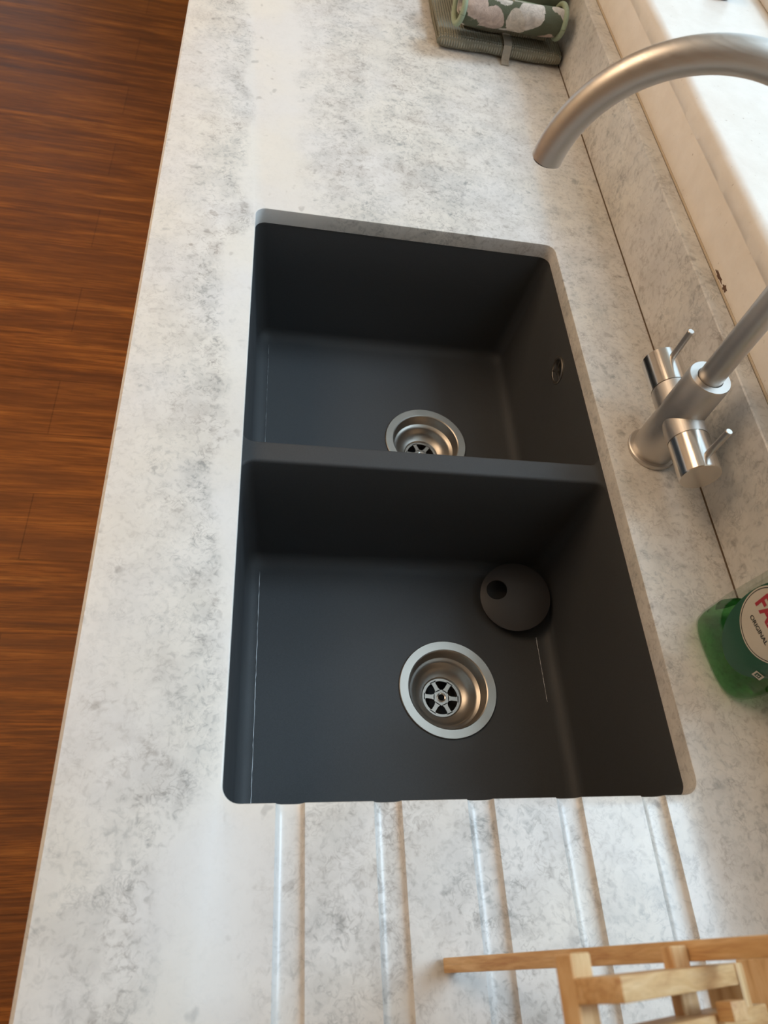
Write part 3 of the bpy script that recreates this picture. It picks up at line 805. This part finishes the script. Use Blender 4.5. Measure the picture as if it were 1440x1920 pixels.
def fold_path(y0, y1, z0, z1, n=10):
    pts = [(y1 - (y1 - y0) * k / n, z0) for k in range(n + 1)]
    r = (z1 - z0) / 2
    for k in range(1, 8):
        a = -PI / 2 - PI * k / 8
        pts.append((y0 + r * math.cos(a), (z0 + z1) / 2 + r * math.sin(a)))
    pts += [(y0 + (y1 - y0) * k / n, z1) for k in range(n + 1)]
    return pts
tw = empty('folded_towel', (0.37, 1.20, 0.0), 'sage green waffle towel folded flat on the worktop under the oven gloves', 'towel')
t1 = ribbon(fold_path(1.152, 1.36, 0.0065, 0.0185), 0.009, 0.268, 0.477, 26, 0.0008, 'towel_fold', M_TOWEL, None, 1, 0.001)
t1.parent = tw; t1.location = (-0.37, -1.20, 0)
t2 = ribbon(fold_path(1.178, 1.35, 0.0262, 0.0318, 8), 0.0050, 0.31, 0.452, 18, 0.0006, 'towel_fold', M_TOWEL, None, 4, 0.001)
t2.parent = tw; t2.location = (-0.37, -1.20, 0)
# hanging loop
bm = bmesh.new()
lp = [(0, 0.014, 0.0262), (0, -0.010, 0.0252), (0, -0.019, 0.0225), (0, -0.0225, 0.0120), (0, -0.026, 0.0035), (0, -0.034, 0.0008)]
vs = []
for x_, y_, z_ in lp:
    vs.append([bm.verts.new((dx + 0.012, y_ - 0.04, z_ + dz)) for dx, dz in ((-0.0065, 0), (0.0065, 0), (0.0065, 0.0014), (-0.0065, 0.0014))])
for a, b in zip(vs, vs[1:]):
    for k in range(4): bm.faces.new((a[k], a[(k + 1) % 4], b[(k + 1) % 4], b[k]))
bm.faces.new(vs[0]); bm.faces.new(vs[-1][::-1])
bm_obj('hanging_loop', bm, M_TAG, tw)
def roll(name, cy, cz, r, x0, x1, mat, turns=1.6, th=0.008, seed=2, squash=0.85):
    pts = []
    N = 70
    for k in range(N + 1):
        f = k / N; a = -PI * 0.75 + 2 * PI * turns * f; rr = (0.25 + 0.75 * f) * (r - th / 2)
        pts.append((cy - rr * math.cos(a), cz + rr * math.sin(a) * squash))
    return ribbon(pts, th, x0, x1, 30, 0.0006, name, mat, None, seed)
g1 = empty('oven_glove', (0.37, 1.185, 0.038), 'rolled floral oven glove with pale green binding lying across the folded towel', 'oven glove', None, math.radians(4))
rl = roll('glove_cloth', 1.157, 0.0625, 0.0285, 0.290, 0.456, M_FLORAL, 1.55, 0.0085, 2, 0.92); rl.parent = g1; rl.location = (-0.37, -1.185, -0.038)
def binding(x, cy, cz, r, parent, off, a0=-0.2, a1=1.75, rad=0.0046, sq=0.92):
    pts = []
    for k in range(41):
        a = 2 * PI * (a0 + (a1 - a0) * k / 40)
        pts.append((x + off * math.sin(a), cy - r * math.cos(a), cz + r * math.sin(a) * sq))
    bm = bmesh.new(); add_tube(bm, pts, rad, 12, up=Vector((1, 0, 0)))
    return bm
for x, off in ((0.289, 0.002), (0.456, 0.001)):
    b = bm_obj('binding', binding(x, 1.157, 0.0625, 0.0245, g1, off, 0, 1.0), M_BIND, None, 60); b.parent = g1; b.location = (-0.37, -1.185, -0.038)
g2 = empty('oven_mitt', (0.39, 1.236, 0.038), 'olive green padded oven mitt with dark seams lying behind the floral glove', 'oven glove')
bm = bmesh.new()
bmesh.ops.create_uvsphere(bm, u_segments=48, v_segments=28, radius=1.0)
for v in bm.verts:
    c = v.co.copy(); s = lambda a, e: math.copysign(abs(a) ** e, a)
    v.co = Vector((0.086 * s(c.x, 0.55), 0.046 * s(c.y, 0.8) + 0.0015 * math.sin(c.x * 9), 0.036 * s(c.z, 0.8) + 0.0012 * math.sin(c.x * 13 + c.y * 5)))
    v.co.z += 0.004
mb = bm_obj('mitt_cloth', bm, M_OLIVE, g2, 60); mb.location = (-0.002, 0.0, 0.036)
bm = bmesh.new(); pts = []
for k in range(61):
    a = 2 * PI * k / 60; c, s_ = math.cos(a), math.sin(a)
    pts.append((0.082 * math.copysign(abs(c) ** 0.55, c), 0.0455 * math.copysign(abs(s_) ** 0.8, s_) , -0.012 + 0.003 * math.sin(2 * a)))
add_tube(bm, pts, 0.0048, 10, up=Vector((0, 0, 1)))
o = bm_obj('binding', bm, M_BIND, g2, 60); o.location = (-0.002, 0.0, 0.040)
# small dark red pot on the sill, at the far end
pot = lathe('small_pot', [(0.010, 0.0), (0.0145, 0.0006), (0.0165, 0.004), (0.0175, 0.022), (0.0170, 0.0235), (0.0155, 0.022), (0.0140, 0.006)], plain('dark_red_glaze', (0.12, 0.02, 0.025), 0.3), None, 40)
pot.location = (0.634, 1.052, 0.1783)
tag(pot, 'small dark red pot standing on the bright white window sill', 'pot')
